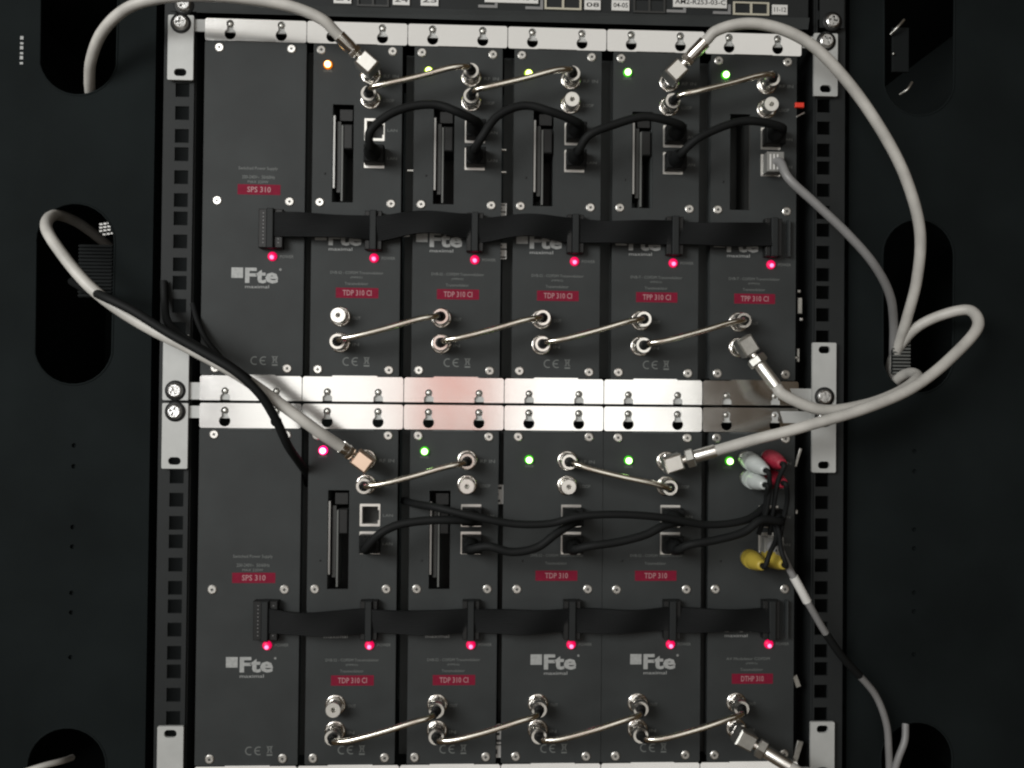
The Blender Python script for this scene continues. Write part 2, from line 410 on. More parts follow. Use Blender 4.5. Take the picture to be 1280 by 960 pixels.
def ethernet_port(parent, x, z):
    p = part('ethernet_port', parent, BRIGHT, lambda b: (b.plate(rrect(-7.2, -8, 7.2, 8, .5, 2), [[(5.6, 6.2), (-5.6, 6.2), (-5.6, -6.2), (5.6, -6.2), (5.6, -3.6), (6.6, -3.6), (6.6, 3.6), (5.6, 3.6)]], -0.35, 14)), key='eth_shield', loc=(x, 0, z))
    part('port_cavity', p, BLACK, lambda b: b.box(-6.8, 10, -7, 6.8, 11, 7), key='eth_cav')
def ce_mark(b, x, z):
    b.arc(x + 3.2, z + 2.9, 2.35, 3.1, 62, 298); b.arc(x + 9.6, z + 2.9, 2.35, 3.1, 62, 298)
    b.flat(rect(x + 7.2, z + 2.55, x + 10.2, z + 3.3))
    bx = x + 15                                            # crossed-out bin over a bar
    b.flat([(bx + 4.1, z + 6), (bx + 0.3, z + 6), (bx + 0.3, z + 5.4), (bx + 4.1, z + 5.4)])
    b.flat([(bx + 0.7, z + 5.2), (bx + 1.2, z + 1.4), (bx + 1.7, z + 1.4), (bx + 1.2, z + 5.2)])
    b.flat([(bx + 3.7, z + 5.2), (bx + 3.2, z + 5.2), (bx + 2.7, z + 1.4), (bx + 3.2, z + 1.4)])
    b.flat([(bx, z + 1.2), (bx + 4.0, z + 6.3), (bx + 4.5, z + 6.3), (bx + .5, z + 1.2)], -0.1)
    b.flat([(bx + 4.4, z + 1.2), (bx + 3.9, z + 1.2), (bx - .1, z + 6.3), (bx + .4, z + 6.3)], -0.12)
    b.flat(rect(bx + .2, z - .6, bx + 4.2, z + .5))
def logo(b, x, z):
    b.text('Fte', x + 9.6, x + 33, z + 3.6, 11.0, bold=0.035)
    b.arc(x + 34.4, z + 13.6, .35, .8, 0, 359.9)
    b.text('maximal', x + 9.8, x + 26.5, z, 2.3)
def red_label(parent, x, z, txt, wide=30.2):
    r = part('red_label', parent, RED, lambda b: b.flat(rect(x, z, x + wide, z + 7.3), -0.06))
    def tx(b):
        tw = 20.5 if len(txt) > 8 else 16.5
        b.text(txt, x + wide/2 - tw/2, x + wide/2 + tw/2, z + 1.7, 4.0, y=-0.12, bold=.01)
    part('lettering', r, PINKP, tx)

def bracket(parent, top, xa, xb, dz, tilt):
    if top:
        h = dz
        def build(b):
            b.plate(rrect(xa, -0.0, xb, h, 1.6, 3), [keyhole(7.2, 5.0), keyhole(43.2, 5.0)], -0.2, 1.3)
        o = part('hanging_bracket', parent, STEEL, build, loc=(0, 0, 251.0), rot=tilt)
        part('lip', o, STEEL if dz < 16 else BODY, lambda b: b.plate([(39.5, 0.1), (39.0, 2.2), (11.5, 2.2), (11, 0.1)] if dz < 16 else [(41, -1.5), (40, 0.0), (10.5, 0.0), (9.5, -1.5)], [], -0.8, .5), key=('lip_top', dz))  # lower-row lip is coloured dark to draw its shadow line
    else:
        def build(b):
            def notch(c):
                pts = [(c - 3.4, -17.6), (c - 3.4, -14.4), (c - 2.2, -13.2)]
                pts += [(c + 2.6*math.cos(math.radians(a)), -10.9 + 2.6*math.sin(math.radians(a))) for a in range(220, -41, -26)]
                return pts + [(c + 2.2, -13.2), (c + 3.4, -14.4), (c + 3.4, -17.6)]
            body = [(xb - 1.2, 0.0), (xa + 1.2, 0.0), (xa, -1.2), (xa, -17.6)] + notch(7.2) + notch(43.2) + [(xb, -17.6), (xb, -1.2)]
            b.plate(body, [], -0.2, 1.3)
        o = part('hanging_bracket', parent, STEEL, build, loc=(0, 0, 12.6), rot=tilt)
        part('lip', o, STEEL, lambda b: b.plate([(43, -.2), (42, .8), (11, .8), (10, -.2)], [], -1.0, .8), key='lip_bottom')
    for c in (7.2, 43.2):
        part('hanging_screw', o, DULL, lambda b: b.lathe([(2.1, -1.4), (2.1, -.6), (1.6, .0), (.8, .3), (.01, .35)], 14), key='hang_screw', loc=(c, 0, 12.3 if top else -10.9))

def card_slot(parent, style):
    g = part('card_slot', parent, BODY, lambda b: (b.box(8.3, 34, 136.5, 23.7, 36, 207.8), b.box(7.4, 2, 136.5, 8.4, 36, 207.8), b.box(23.6, 2, 136.5, 24.6, 36, 207.8)), key=('slot', 1))
    if style == 'empty':
        part('card_guide', g, BLACK2, lambda b: b.box(22.6, .2, 137.5, 23.6, 30, 203), key='guide_e')
        return
    part('card_edge', g, CARD, lambda b: b.box(9.0, 0.4, 147.5, 10.3, 22, 199.5), key='edge1')
    part('card_guide', g, BLACK2, lambda b: b.box(11.4, 3.0, 145, 14.0, 22, 196), key='edge2')
    part('card_edge', g, DULLP, lambda b: b.box(14.6, 1.4, 138.5, 15.8, 22, 193), key='edge3')
    part('eject_block', g, BLACK, lambda b: (b.bbox(15.9, 1.5, 176, 22.6, 26, 194, .8), b.box(13, 4, 197, 22, 20, 205)), key='eject')

LABELS = {}
def module(row, k, kind, label, status, model, lower=True, upper=True, narrow=True, line='', ci='card', low=True, tilt=(0, 0, 0), tilt2=(0, 0, 0), cat='module'):
    z0 = UA if row == 'A' else UB
    t = thing('rack_module', label, cat, (X0(k), 0, z0), 'modules hung side by side in the rack')
    wide = kind in ('psu', 'plain')
    xl = -10.4 if wide else (-5.6 if row == 'A' or k != 5 else -5.6)
    xr = 61.2 if wide else 57.6
    if row == 'B' and k in (3, 4): xl, xr = -10.6, 61.0
    holes = []
    if kind == 'ci': holes.append(rect(8.5, 137.2, 23.5, 207.4))
    if kind != 'psu':
        for zz in (189.8, 170.2): holes.append(rect(31.4, zz - 7.6, 45.2, zz + 7.6))
    def face(b):
        b.plate(rrect(xl, 13.2, xr, 250.6, .8, 2), holes, 0, 1.6)
    part('front_panel', t, PANEL, face, key=('face', kind, xl, xr))
    part('housing', t, BODY, lambda b: b.box(xl + 1.5, 1.7, 14.5, xr - 1.5, 36.5, 250, open_front=True), key=('housing', xl, xr))
    bracket(t, True, -10.4, 60.9, 15.8 if row == 'A' else 17.6, tilt)
    bracket(t, False, -10.4, 60.9, 17, tilt2)
    for zz in (246.3, 137.0, 17.8):
        if kind == 'psu' and zz == 17.8: pass
        for xx in (-0.0, 50.6): panel_screw(t, xx + random.uniform(-.25, .25), zz + random.uniform(-.25, .25))
    led(t, 'power_led', 39.1, 97.6, 'red', False)
    pr, fine, mk = MB(), MB(), MB()
    fine.text('POWER', 44.5, 54.0, 96.6, 2.1)
    if kind == 'psu':
        logo(pr, 10.4, 74.8)
        fine.text('Switched Power Supply', 14.4, 42.0, 158.6, 2.9); fine.text('200-240V~  50/60Hz', 17, 40, 152.9, 2.4); fine.text('MAX 220W', 21, 35.5, 149.7, 1.9)
        red_label(t, 13.9, 141.5, model); ce_mark(mk, 24.5, 20.5)
    elif kind == 'plain':
        logo(pr, 10.0, 76.0)
        fine.text(line, 9.5, 47.5, 160.4, 1.9); fine.text('Transmodulator', 20, 35.5, 154.8, 2.0)
        red_label(t, 13.0, 143.2, model); ce_mark(mk, 17.5, 20.5)
    else:
        logo(pr, -3.0, 102.6)
        fine.text(line, 8.2, 45.8 if kind == 'ci' else 40, 86.0, 2.0); fine.text('(MPEG)', 22.5, 31, 82.6, 1.7); fine.text('Transmodulator', 18.5, 35.0, 78.2, 2.0)
        red_label(t, 12.2, 68.9, model); 
        if not (row == 'A' and k == 5) and kind == 'ci': ce_mark(mk, 17.4, 20.6)
    lp = part('logo_print', t, PRINT, lambda b: b.add(pr.v, pr.f)); lp['kind'] = 'stuff'
    lx, lz = {'psu': (10.4, 74.8), 'plain': (10.0, 76.0)}.get(kind, (-3.0, 102.6))
    part('logo_square', t, PRINT, lambda b: b.flat(rect(lx, lz + 7.2, lx + 8.2, lz + 14.6)))
    if mk.v: mp = part('approval_marks', t, PRINT2, lambda b: b.add(mk.v, mk.f)); mp['kind'] = 'stuff'
    if kind != 'psu':
        fine.text('RF IN', 44.5, 55, 227.4, 2.3); fine.text('LOOP', 44.5, 52, 209.8, 2.3) 
        fine.text('LAN', 47.5, 54.5, 188.6, 1.9); fine.text('LAN', 47.5, 54.5, 168.4, 1.9)
        fine.text('OUT', 24.3, 30, 53.4, 2.2); fine.text('IN', 24.3, 29, 34.6, 2.2)
        led(t, 'status_led', 4.7 if kind == 'ci' else (7.6 if kind == 'plain' else 9.4), (232.9 if status == 'lime' else 235.6) if kind == 'ci' else 230.0, status)
        fine.text('LOCK', (1.8 if kind == 'ci' else 5), (7.6 if kind == 'ci' else 11), 230.6 if kind == 'ci' else 224.5, 1.7)
        if kind != 'av':
            f_connector(t, 35.2, 229.4); f_connector(t, 35.2, 211.6)
        f_connector(t, 15.6, 55.5); f_connector(t, 15.6, 37.0)
        for zz in (189.8, 170.2): ethernet_port(t, 38.3, zz)
        if kind == 'ci': card_slot(t, ci)
        part('vent_hole', t, BLACK, lambda b: b.lathe([(.8, -.1), (.8, .05), (.01, .06)], 10), key='pinhole', loc=(3.6, 0, 157.5))
    fp = part('fine_print', t, PRINT2, lambda b: b.add(fine.v, fine.f)); fp['kind'] = 'stuff'
    return t

T = lambda a, b: (math.radians(a), 0, math.radians(b))
L1 = 'DVB-S2 - COFDM Transmodulator'
module('A', 0, 'psu', 'dark grey power supply module with white logo, first in the upper row', None, 'SPS 310', tilt=T(0.3, 0.6), tilt2=T(0, .2), cat='power module')
A2 = module('A', 1, 'ci', 'card-slot module with an orange status light, second in the upper row', 'orange', 'TDP 310 CI', line=L1, tilt=T(-.3, .1))
A3 = module('A', 2, 'ci', 'card-slot module above the pink-tinted bracket, third in the upper row', 'lime', 'TDP 310 CI', line=L1, tilt=T(.3, -.2))
A4 = module('A', 3, 'ci', 'card-slot module with a bare ring socket at top, fourth in the upper row', 'lime', 'TDP 310 CI', line=L1, tilt=T(-.2, .2))
A5 = module('A', 4, 'ci', 'card-slot module with a white angled coax plug on top, fifth in the upper row', 'green', 'TPP 310 CI', line='DVB-T - COFDM Transmodulator', tilt=T(.2, -.2))
A6 = module('A', 5, 'ci', 'module with an empty card slot and grey network lead, last in the upper row', 'green', 'TPP 310 CI', line='DVB-T - COFDM Transmodulator', ci='empty', tilt=T(.1, .1), tilt2=T(-1.0, 2.0))
module('B', 0, 'psu', 'dark grey power supply module with white logo, first in the lower row', None, 'SPS 310', tilt=T(0, .2), cat='power module')
module('B', 1, 'ci', 'card-slot module with a bright pink status light, second in the lower row', 'pink', 'TDP 310 CI', line=L1)
module('B', 2, 'ci', 'card-slot module with a green status light, third in the lower row', 'green', 'TDP 310 CI', line=L1)
module('B', 3, 'plain', 'slotless module with white logo and a bare ring socket, fourth in the lower row', 'green', 'TDP 310', line=L1)
module('B', 4, 'plain', 'slotless module with white logo and an angled white coax plug, fifth in the lower row', 'green', 'TDP 310', line=L1)
B6 = module('B', 5, 'av', 'module with white, red and yellow audio video plugs, last in the lower row', 'green', 'DTHP 310', line='AV Modulator COFDM', tilt=T(-.6, 2.0))

# small pieces seen in the gaps between the modules
def side_tag(parent, k, row, px0, py0, px1, py1, h, lines, label):
    a, c = P(px0, py0, h), P(px1, py1, h); z0 = UA if row == 'A' else UB
    o = part('side_sticker', parent, PAPER, lambda b: b.box(a.x - X0(k), -h, c.z - z0, c.x - X0(k), -h + .6, a.z - z0), label=label)
    def ink(b):
        n = len(lines)
        for i, wd in enumerate(lines):
            zz = c.z - z0 + (a.z - c.z)*(i + .3)/n
            b.box(a.x - X0(k), -h - .15, zz, a.x - X0(k) + (c.x - a.x)*wd, -h - .05, zz + (a.z - c.z)/n*.4)
    part('sticker_print', o, INK, ink)
side_tag(A3, 2, 'A', 505, 283, 512, 296, -6, [.3, .9, .5], 'small white tag in the gap beside the third module')
side_tag(A4, 3, 'A', 624, 254, 633, 276, -6, [1, .3, .9, .4, .8], 'white printed sticker in the gap')
side_tag(A4, 3, 'A', 624, 304, 633, 324, -6, [.9, .3, 1, .4], 'white printed sticker in the gap')
side_tag(B6, 5, 'B', 622, 606, 629, 630, -6, [.5, .2, .7], 'pale tag in the gap')
side_tag(B6, 5, 'B', 621, 905, 630, 930, -4, [.9, .4, .3], 'white tag in the gap')
side_tag(B6, 5, 'B', 620, 932, 629, 947, -4, [.2], 'white tag in the gap')
def bit(parent, k, px, py, h, w_, hh, material, name, rot=0):
    q = P(px, py, h)
    part(name, parent, material, lambda b: b.bbox(-w_/2, 0, -hh/2, w_/2, 2.5, hh/2, .4), key=(name, w_, hh, material.name), loc=(q.x - X0(k), q.y, q.z - (UA if parent != B6 else UB)), rot=(0, rot, 0))
for px, py in ((513, 213), (629, 187), (629, 215)): bit(A3, 2, px, py, -4, 5, 1.6, DULL, 'metal_clip')
bit(A6, 5, 1000, 131, 2, 6.5, 3.6, REDCLIP, 'red_clip'); bit(A6, 5, 1001, 143, 1, 7, 1.2, DULL, 'metal_clip', -.5)
bit(A6, 5, 1000, 382, -6, 3.6, 12, DULL, 'metal_clip'); bit(A6, 5, 998, 444, -4, 2, 10, DULL, 'metal_clip'); bit(A6, 5, 994, 447, -4, 6, 2, DULL, 'metal_clip')
bit(A6, 5, 999, 364, -4, 2.2, 2.2, SCREW, 'bright_rivet'); bit(A6, 5, 1002, 399, -4, 2.2, 2.2, SCREW, 'bright_rivet')
bit(B6, 5, 998, 572, -2, 2, 14, DULL, 'metal_clip', .3); bit(B6, 5, 996, 640, -2, 2, 3, DULL, 'metal_clip'); bit(B6, 5, 996, 852, -3, 4, 9, DULL, 'metal_clip', -.35); bit(B6, 5, 997, 940, -3, 4.5, 16, DULL, 'metal_clip', .3)

# ------------------------------------------------------------------ device at the top of the picture
sw = thing('network_switch', 'black rack-mounted network unit with white port stickers at the top edge', 'network unit', (0, -2, 270))
def LX(px, py): q = P(px, py, 2); return q.x, q.z - 270
part('chassis', sw, RAIL, lambda b: (b.box(-199, 2, 5.0, 243, 160, 40), ))
part('bottom_ledge', sw, PANEL, lambda b: b.add([(-199, -1, 6.2), (243, -1, 8.2), (243, 2, .9), (-199, 2, .6), (-199, 3, 7.4), (243, 3, 9.0)], [(3, 2, 1, 0), (0, 1, 5, 4)]))
for side, (px, py) in enumerate(((229, 5), (1041, 26))):
    x, zz = LX(px, py); e = part('ear', sw, RAIL, lambda b: b.plate(rect(x - 9, zz - 4.5, x + 9, 40), [], 1.6, 1)); rack_screw(e, x, zz, 1.4)
def sticker(px0, py0, px1, py1, txt, label=None):
    a, c = LX(px0, py0), LX(px1, py1)
    o = part('port_sticker', sw, PAPER, lambda b: b.bbox(a[0], 0.6, c[1], c[0], 2.2, a[1], .2), label=label)
    if txt:
        hh = min(4.2, (a[1] - c[1])*.45)
        part('lettering', o, INK, lambda b: b.text(txt, a[0] + 1.2, c[0] - 1.2, c[1] + (a[1] - c[1] - hh)/2, hh, y=.45, bold=.01))
for s in ((417, -9, 439, 4, '21'), (491, -8, 512, 6, '24'), (526, -8, 548, 7, '25'), (731, -1, 751, 12, '08'), (765, -1, 787, 13, '04-05'), (966, 5, 985, 18, '11-12')): sticker(*s)
sticker(606, -12, 673, 4, 'AM2-R253-02-C', 'wide white asset sticker'); sticker(842, -6, 909, 10, 'AM2-R253-03-C', 'wide white asset sticker with readable code')
for px0, py0, px1, py1 in ((598, -4, 622, 9), (657, -2, 679, 11), (834, 2, 858, 15), (892, 4, 914, 17)):
    a, c = LX(px0, py0), LX(px1, py1)
    part('sticker_bracket', sw, DULLP2 if False else GREYC, lambda b: b.plate([(c[0], a[1]), (c[0] - 2, a[1]), (c[0] - 2, c[1] + 2), (a[0], c[1] + 2), (a[0], c[1]), (c[0], c[1])], [], 1.2, .8))
def port_pair(px0, py0, px1, py1, material):
    a, c = LX(px0, py0), LX(px1, py1); mx = (a[0] + c[0])/2
    o = part('port_pair', sw, material, lambda b: b.plate(rect(a[0], c[1], c[0], a[1]), [rect(a[0] + 1.4, c[1] + 1.4, mx - .8, a[1] - 1.2), rect(mx + .8, c[1] + 1.4, c[0] - 1.4, a[1] - 1.2)], .8, 1.4))
port_pair(681, -6, 727, 12, CREAM); port_pair(917, 1, 962, 19, CREAM); port_pair(792, -4, 832, 16, BLACK2); port_pair(446, -8, 486, 8, BLACK2)

# ------------------------------------------------------------------ ribbon cables
def ribbon_cable(z0, label, offs):
    t = thing('ribbon_cable', label, 'ribbon cable', (0, 0, z0), 'flat black ribbon cables linking the modules')
    for k in range(6):
        x = X0(k) + 39.0
        c = part('ribbon_connector', t, BLACK, lambda b: (b.bbox(-8.4, -7, 102.8, -2.6, 0, 130.2, .5), b.bbox(2.6, -7, 102.8, 8.4, 0, 130.2, .5)) if k == 0 else (b.bbox(-6, -7, 102.8, -2.4, 0, 130.2, .5), b.bbox(2.4, -7, 102.8, 6, 0, 130.2, .5)), key=('ribcon', k == 0), loc=(x, 0, 0))
        part('connector_cap', c, RAIL, lambda b: b.bbox(-2.3, -9.5, 102.4, 2.3, 0, 130.4, .5), key='ribcap')
        if k == 5: part('connector_wall', c, PANEL, lambda b: b.box(11.2, -6, 103, 12.3, 0, 130))
        if k == 0:
            def pins(b):
                for xx in (-5, 5.6):
                    for i in range(9): b.box(xx - .35, -7.35, 106 + i*2.6, xx + .35, -6.9, 106.6 + i*2.6)
            part('contact_dots', c, GREYC, pins)
    for k in range(5):
        xa, xb = X0(k) + 41.5, X0(k + 1) + 36.5
        hump, sag, ra, rb = offs[k]
        def build(b):
            n, m_ = 24, 14*4; vs = []
            for i in range(n + 1):
                u = i/n; x = xa + (xb - xa)*u
                bell = math.sin(math.pi*u)
                h = 7.5 + .55*hump*bell**1.3 + .8*math.sin(u*9 + k)
                zc = (118.0 if z0 == UA else 116.6) + sag*bell*math.sin(math.pi*u*.9 + .3) + ra*(1 - u)**2 + rb*u*u
                lean = 2.2*math.sin(2*math.pi*u + k)
                for j in range(m_ + 1):
                    v = j/m_ - .5
                    ridge = .85*abs(math.sin(math.pi*14*j/m_))
                    vs.append((x, -(h + lean*v*2 + ridge), zc + 17.4*v*(1 - .05*bell)))
            fs = [(i*(m_ + 1) + j, (i + 1)*(m_ + 1) + j, (i + 1)*(m_ + 1) + j + 1, i*(m_ + 1) + j + 1) for i in range(n) for j in range(m_)]
            nv = len(vs)
            b.add(vs + [(x, y + 1.1, z) for x, y, z in vs], fs + [tuple(nv + q for q in reversed(f)) for f in fs] +
                  [(i*(m_ + 1), nv + i*(m_ + 1), nv + (i + 1)*(m_ + 1), (i + 1)*(m_ + 1)) for i in range(n)] +
                  [((i + 1)*(m_ + 1) + m_, nv + (i + 1)*(m_ + 1) + m_, nv + i*(m_ + 1) + m_, i*(m_ + 1) + m_) for i in range(n)], True)
        part('ribbon_span', t, RIBBON, build)
ribbon_cable(UA, 'flat black ribbon cable strung across the upper row of modules', [(9, 0, 1.2, 0), (12, 3.5, -1, 2.5), (11, 3, -1, 1), (9, -1, .5, .5), (9, -1.5, .5, .5)])
ribbon_cable(UB, 'flat black ribbon cable strung across the lower row of modules', [(12, -1, 0, 0), (9, -.5, 0, 0), (9, 0, 0, 0), (8, 0, 0, 1), (8, 1.0, 0, 0)])

# ------------------------------------------------------------------ metal jumpers between coax sockets
UPR, LWR, LOU, LOL = (35.2, 229.4), (35.2, 211.6), (15.6, 55.5), (15.6, 37.0)
def sock(row, k, s): return Vector((X0(k) + s[0], 0, s[1] + (UA if row == 'A' else UB)))
def jumper(a, c, label, sway=0):
    t = thing('coax_jumper', label, 'jumper', tuple(a), 'metal coax jumpers between neighbouring modules')
    d = c - a; u = d.normalized()
    pts = [Vector((0, -9, 0)), Vector((0, -13, 0)), Vector((0, -19, 0)) + u*.8, Vector((0, -23, 0)) + u*5, Vector((0, -25, -.6)) + u*13, d*.5 + Vector((0, -25.5 - sway, -.4)),
           d - u*13 + Vector((0, -25, .6)), d - u*5 + Vector((0, -23, 0)), d - u*.8 + Vector((0, -19, 0)), d + Vector((0, -13, 0)), d + Vector((0, -9, 0))]
    curve = smooth(pts, 5)
    part('rod', t, ROD, lambda b: b.tube(curve[11:-11], 2.15, 12))
    for seg in (curve[:13], curve[-13:]): part('rubber_elbow', t, RUBBER, lambda b: b.tube(seg, 2.75, 12))
    for e in (Vector((0, 0, 0)), d):
        s = part('plug_collar', t, NICKEL, lambda b: (b.lathe([(5.2, 4), (5.7, 4.4), (5.7, 6.2), (5.3, 6.8), (5.7, 7.4), (5.7, 12.4), (5.3, 13.2)], 24), b.plate(circle(0, 0, 5.3, 24), [circle(0, 0, 3.6, 18)], -13.2, 2)), key='jcollar', loc=tuple(e))
        part('grommet', s, BLACK, lambda b: b.lathe([(3.9, 11), (3.7, 12.6), (2.6, 12.9), (1.5, 13.0)], 18), key='jgrommet')
    return t
for row, k0, s0, k1, s1, label in (
    ('A', 1, LWR, 2, UPR, 'metal jumper rod rising from under the orange-lit module top'),
    ('A', 2, LWR, 3, UPR, 'metal jumper rod ending just above the bare ring socket of the upper row'),
    ('A', 4, LWR, 5, UPR, 'metal jumper rod passing under the rightmost green light of the upper row'),
    ('A', 1, LOL, 2, LOU, 'metal jumper rod at the bottom of the upper row, leftmost of four'),
    ('A', 2, LOL, 3, LOU, 'metal jumper rod at the bottom of the upper row, second of four'),
    ('A', 3, LOL, 4, LOU, 'metal jumper rod at the bottom of the upper row, third of four'),
    ('A', 4, LOL, 5, LOU, 'metal jumper rod just above the angled brown coax plug'),
    ('B', 1, LWR, 2, UPR, 'metal jumper rod rising right beneath the copper-coloured angled plug'),
    ('B', 3, UPR, 4, LWR, 'metal jumper rod sloping down to the right, the only one that falls'),
    ('B', 1, LOL, 2, LOU, 'metal jumper rod at the bottom of the lower row, leftmost of four'),
    ('B', 2, LOL, 3, LOU, 'metal jumper rod crossing the white tag at the bottom edge'),
    ('B', 3, LOL, 4, LOU, 'metal jumper rod at the bottom of the lower row, third of four'),
    ('B', 4, LOL, 5, LOU, 'metal jumper rod ending beside the coax plug at the bottom right')):
    jumper(sock(row, k0, s0), sock(row, k1, s1), label, random.uniform(-.6, 1.0))

# ------------------------------------------------------------------ white coax cables with angled plugs
def coax(base, direction, pts, label, block=BRIGHT, big=True, r=3.9, jacket=COAXW, fl=20, lift=0.12, jl=None):
    t = thing('coax_cable', label, 'coax cable', tuple(base), 'thick white coax cables')
    tgt = P(*pts[0]) - Vector(base) - Vector((0, -19, 0)); tgt.normalize()
    u = Vector((tgt.x, 0, tgt.z)).normalized(); v = Vector((0, -1, 0)); w_ = v.cross(u)
    M = Matrix((( -w_.x, 0, u.x, 0), (0, 1, 0, 0), (-w_.z, 0, u.z, 0), (0, 0, 0, 1)))   # local z runs along the cable
    o = part('angle_block', t, block, lambda b: b.bbox(-5.7, -25, -6.2, 5.7, -12.8, 6.6, 1.1, M))
    part('coupling_nut', o, NICKEL, lambda b: (b.lathe([(6.0, 3.2), (6.3, 3.6), (6.3, 9.5), (5.2, 10)], 6, smooth=False), b.lathe([(4.6, 9), (4.6, 13)], 16)))
    ax = lambda s: Vector((0, -19, 0)) + tgt*s
    n0 = ax(6); c0 = ax(10); c1 = ax(16 if big else 14); f1 = ax(16 + fl)
    part('neck', t, NICKEL, lambda b: b.tube([n0, ax(11)], 3.0, 14))
    part('hex_collar', t, DULL if big else NICKEL, lambda b: b.tube([c0, ax(10.8), ax(15.2) if big else ax(13.4), c1], [6.1, 6.9, 6.9, 6.1] if big else [4.6, 5.2, 5.2, 4.6], 6, True, False))
    part('ferrule', t, BRIGHT if big else NICKEL, lambda b: b.tube([c1, ax(17), f1], [4.4, 4.7, 4.6], 8))
    off = Vector(base)
    pth = [f1 - tgt*3, f1 + tgt*3] + [P(*q) - off for q in pts]
    part('cable_jacket', t, jacket, lambda b: b.tube(smooth(pth, 12), r, 14))
    return t
coax(sock('A', 1, UPR), (-1.0, 1.05), [(405, 26, 34), (370, 10, 36), (320, 0, 38), (265, -5, 38), (205, -3, 34), (160, 10, 26), (128, 40, 14), (114, 75, 2), (112, 102, -12), (114, 125, -30)],
     'thick white coax cable arching along the top left into the side opening', big=False, fl=10, r=3.8)
coax(sock('A', 4, UPR), (.72, 1.0), [(893, 40, 32), (925, 30, 36), (965, 33, 38), (1010, 53, 40), (1055, 97, 40), (1100, 160, 38), (1132, 222, 34), (1150, 290, 26), (1146, 350, 14), (1133, 400, -2), (1118, 450, -22), (1112, 500, -40)],
     'thick white coax cable sweeping over the top right bracket down to the side opening', big=False, fl=12, r=3.8)
coax(sock('B', 1, UPR), (-1.0, .66), [(400, 541, 34), (355, 508, 38), (300, 470, 42), (240, 437, 42), (190, 412, 40), (150, 388, 38), (112, 358, 34), (78, 318, 26), (58, 285, 14), (68, 269, -14), (95, 277, -50), (122, 296, -80), (150, 320, -110)],
     'thick white coax cable from the copper-coloured angled plug up to the left opening', block=COPPER, big=False, fl=3, r=3.95)
coax(sock('A', 5, LOL), (.72, -1.0), [(976, 491, 30), (1025, 512, 33), (1080, 506, 30), (1125, 489, 22), (1147, 471, 8), (1138, 466, -4), (1122, 474, -18), (1110, 495, -34)],
     'white coax cable from the brown angled plug, curling to the right opening', block=DULL, fl=19)
coax(sock('B', 4, UPR), (1.0, .2), [(945, 549, 32), (985, 539, 37), (1020, 529, 40), (1080, 511, 42), (1140, 485, 40), (1190, 446, 34), (1223, 405, 26), (1212, 388, 16), (1180, 393, 6), (1145, 410, -4), (1120, 440, -20), (1110, 470, -36)],
     'white coax cable looping far to the right from the pale angled plug', fl=15, r=3.9)
coax(sock('B', 5, LOL), (1.0, -.62), [(1000, 966, 34), (1040, 985, 36), (1080, 1000, 36)],
     'white coax cable leaving the picture at the bottom right corner module', block=DULL, fl=18)

# ------------------------------------------------------------------ network and other leads
def plug(parent, pos, material, boot=True, off=None):
    o = part('plug', parent, material, lambda b: b.bbox(-6.3, -11, -6.0, 7.8, 4, 6.2, .6), key=('plug', material.name), loc=tuple(pos))
    if boot: part('boot', o, material, lambda b: b.lathe([(5.6, 9), (5.9, 11), (5.6, 17), (4.6, 22), (3.6, 24), (3.4, 25)], 16), key=('boot', material.name))
    return o
PORT1, PORT2 = (38.3, 189.8), (38.3, 170.2)
def patch(row, k0, s0, k1, s1, mid, label, r=2.9):
    a, c = sock(row, k0, s0), sock(row, k1, s1)
    t = thing('patch_cable', label, 'network cable', tuple(a), 'short black network cables between modules')
    plug(t, (0, 0, 0), RUBBER); plug(t, c - a, RUBBER)
    pts = [Vector((0, -20, 0)), Vector((0, -26, 0))] + [P(*q) - a for q in mid] + [c - a + Vector((0, -26, 0)), c - a + Vector((0, -20, 0))]
    part('cable_jacket', t, RUBBER, lambda b: b.tube(smooth(pts, 10), r, 12))
patch('A', 1, PORT2, 2, PORT1, [(462, 166, 33), (482, 146, 34), (510, 134, 34), (545, 131, 34), (572, 140, 34)], 'black network cable arching between the second and third upper modules')
patch('A', 2, PORT2, 3, PORT1, [(602, 172, 33), (622, 145, 34), (655, 132, 34), (690, 140, 34)], 'black network cable arching between the third and fourth upper modules')
patch('A', 3, PORT2, 4, PORT1, [(735, 170, 33), (770, 155, 34), (805, 146, 34), (828, 149, 33)], 'black network cable between the fourth and fifth upper modules')
patch('A', 4, PORT2, 5, PORT1, [(868, 176, 33), (890, 164, 34), (925, 152, 34), (950, 152, 33)], 'black network cable running to the upper module with the empty slot')
patch('B', 1, PORT2, 2, PORT1, [(474, 668, 33), (495, 657, 33), (530, 651, 33), (565, 650, 32)], 'black network cable between the second and third lower modules')
patch('B', 2, PORT2, 3, PORT1, [(610, 683, 32), (640, 690, 33), (672, 684, 33), (694, 668, 33)], 'black network cable dipping between the third and fourth lower modules')
patch('B', 3, PORT2, 4, PORT1, [(735, 683, 32), (775, 677, 33), (808, 668, 33), (828, 658, 32)], 'black network cable between the two lower modules without card slots')
patch('B', 4, PORT2, 5, PORT1, [(862, 681, 32), (895, 675, 33), (930, 665, 33), (952, 650, 32)], 'black network cable running under the audio plugs of the last lower module')

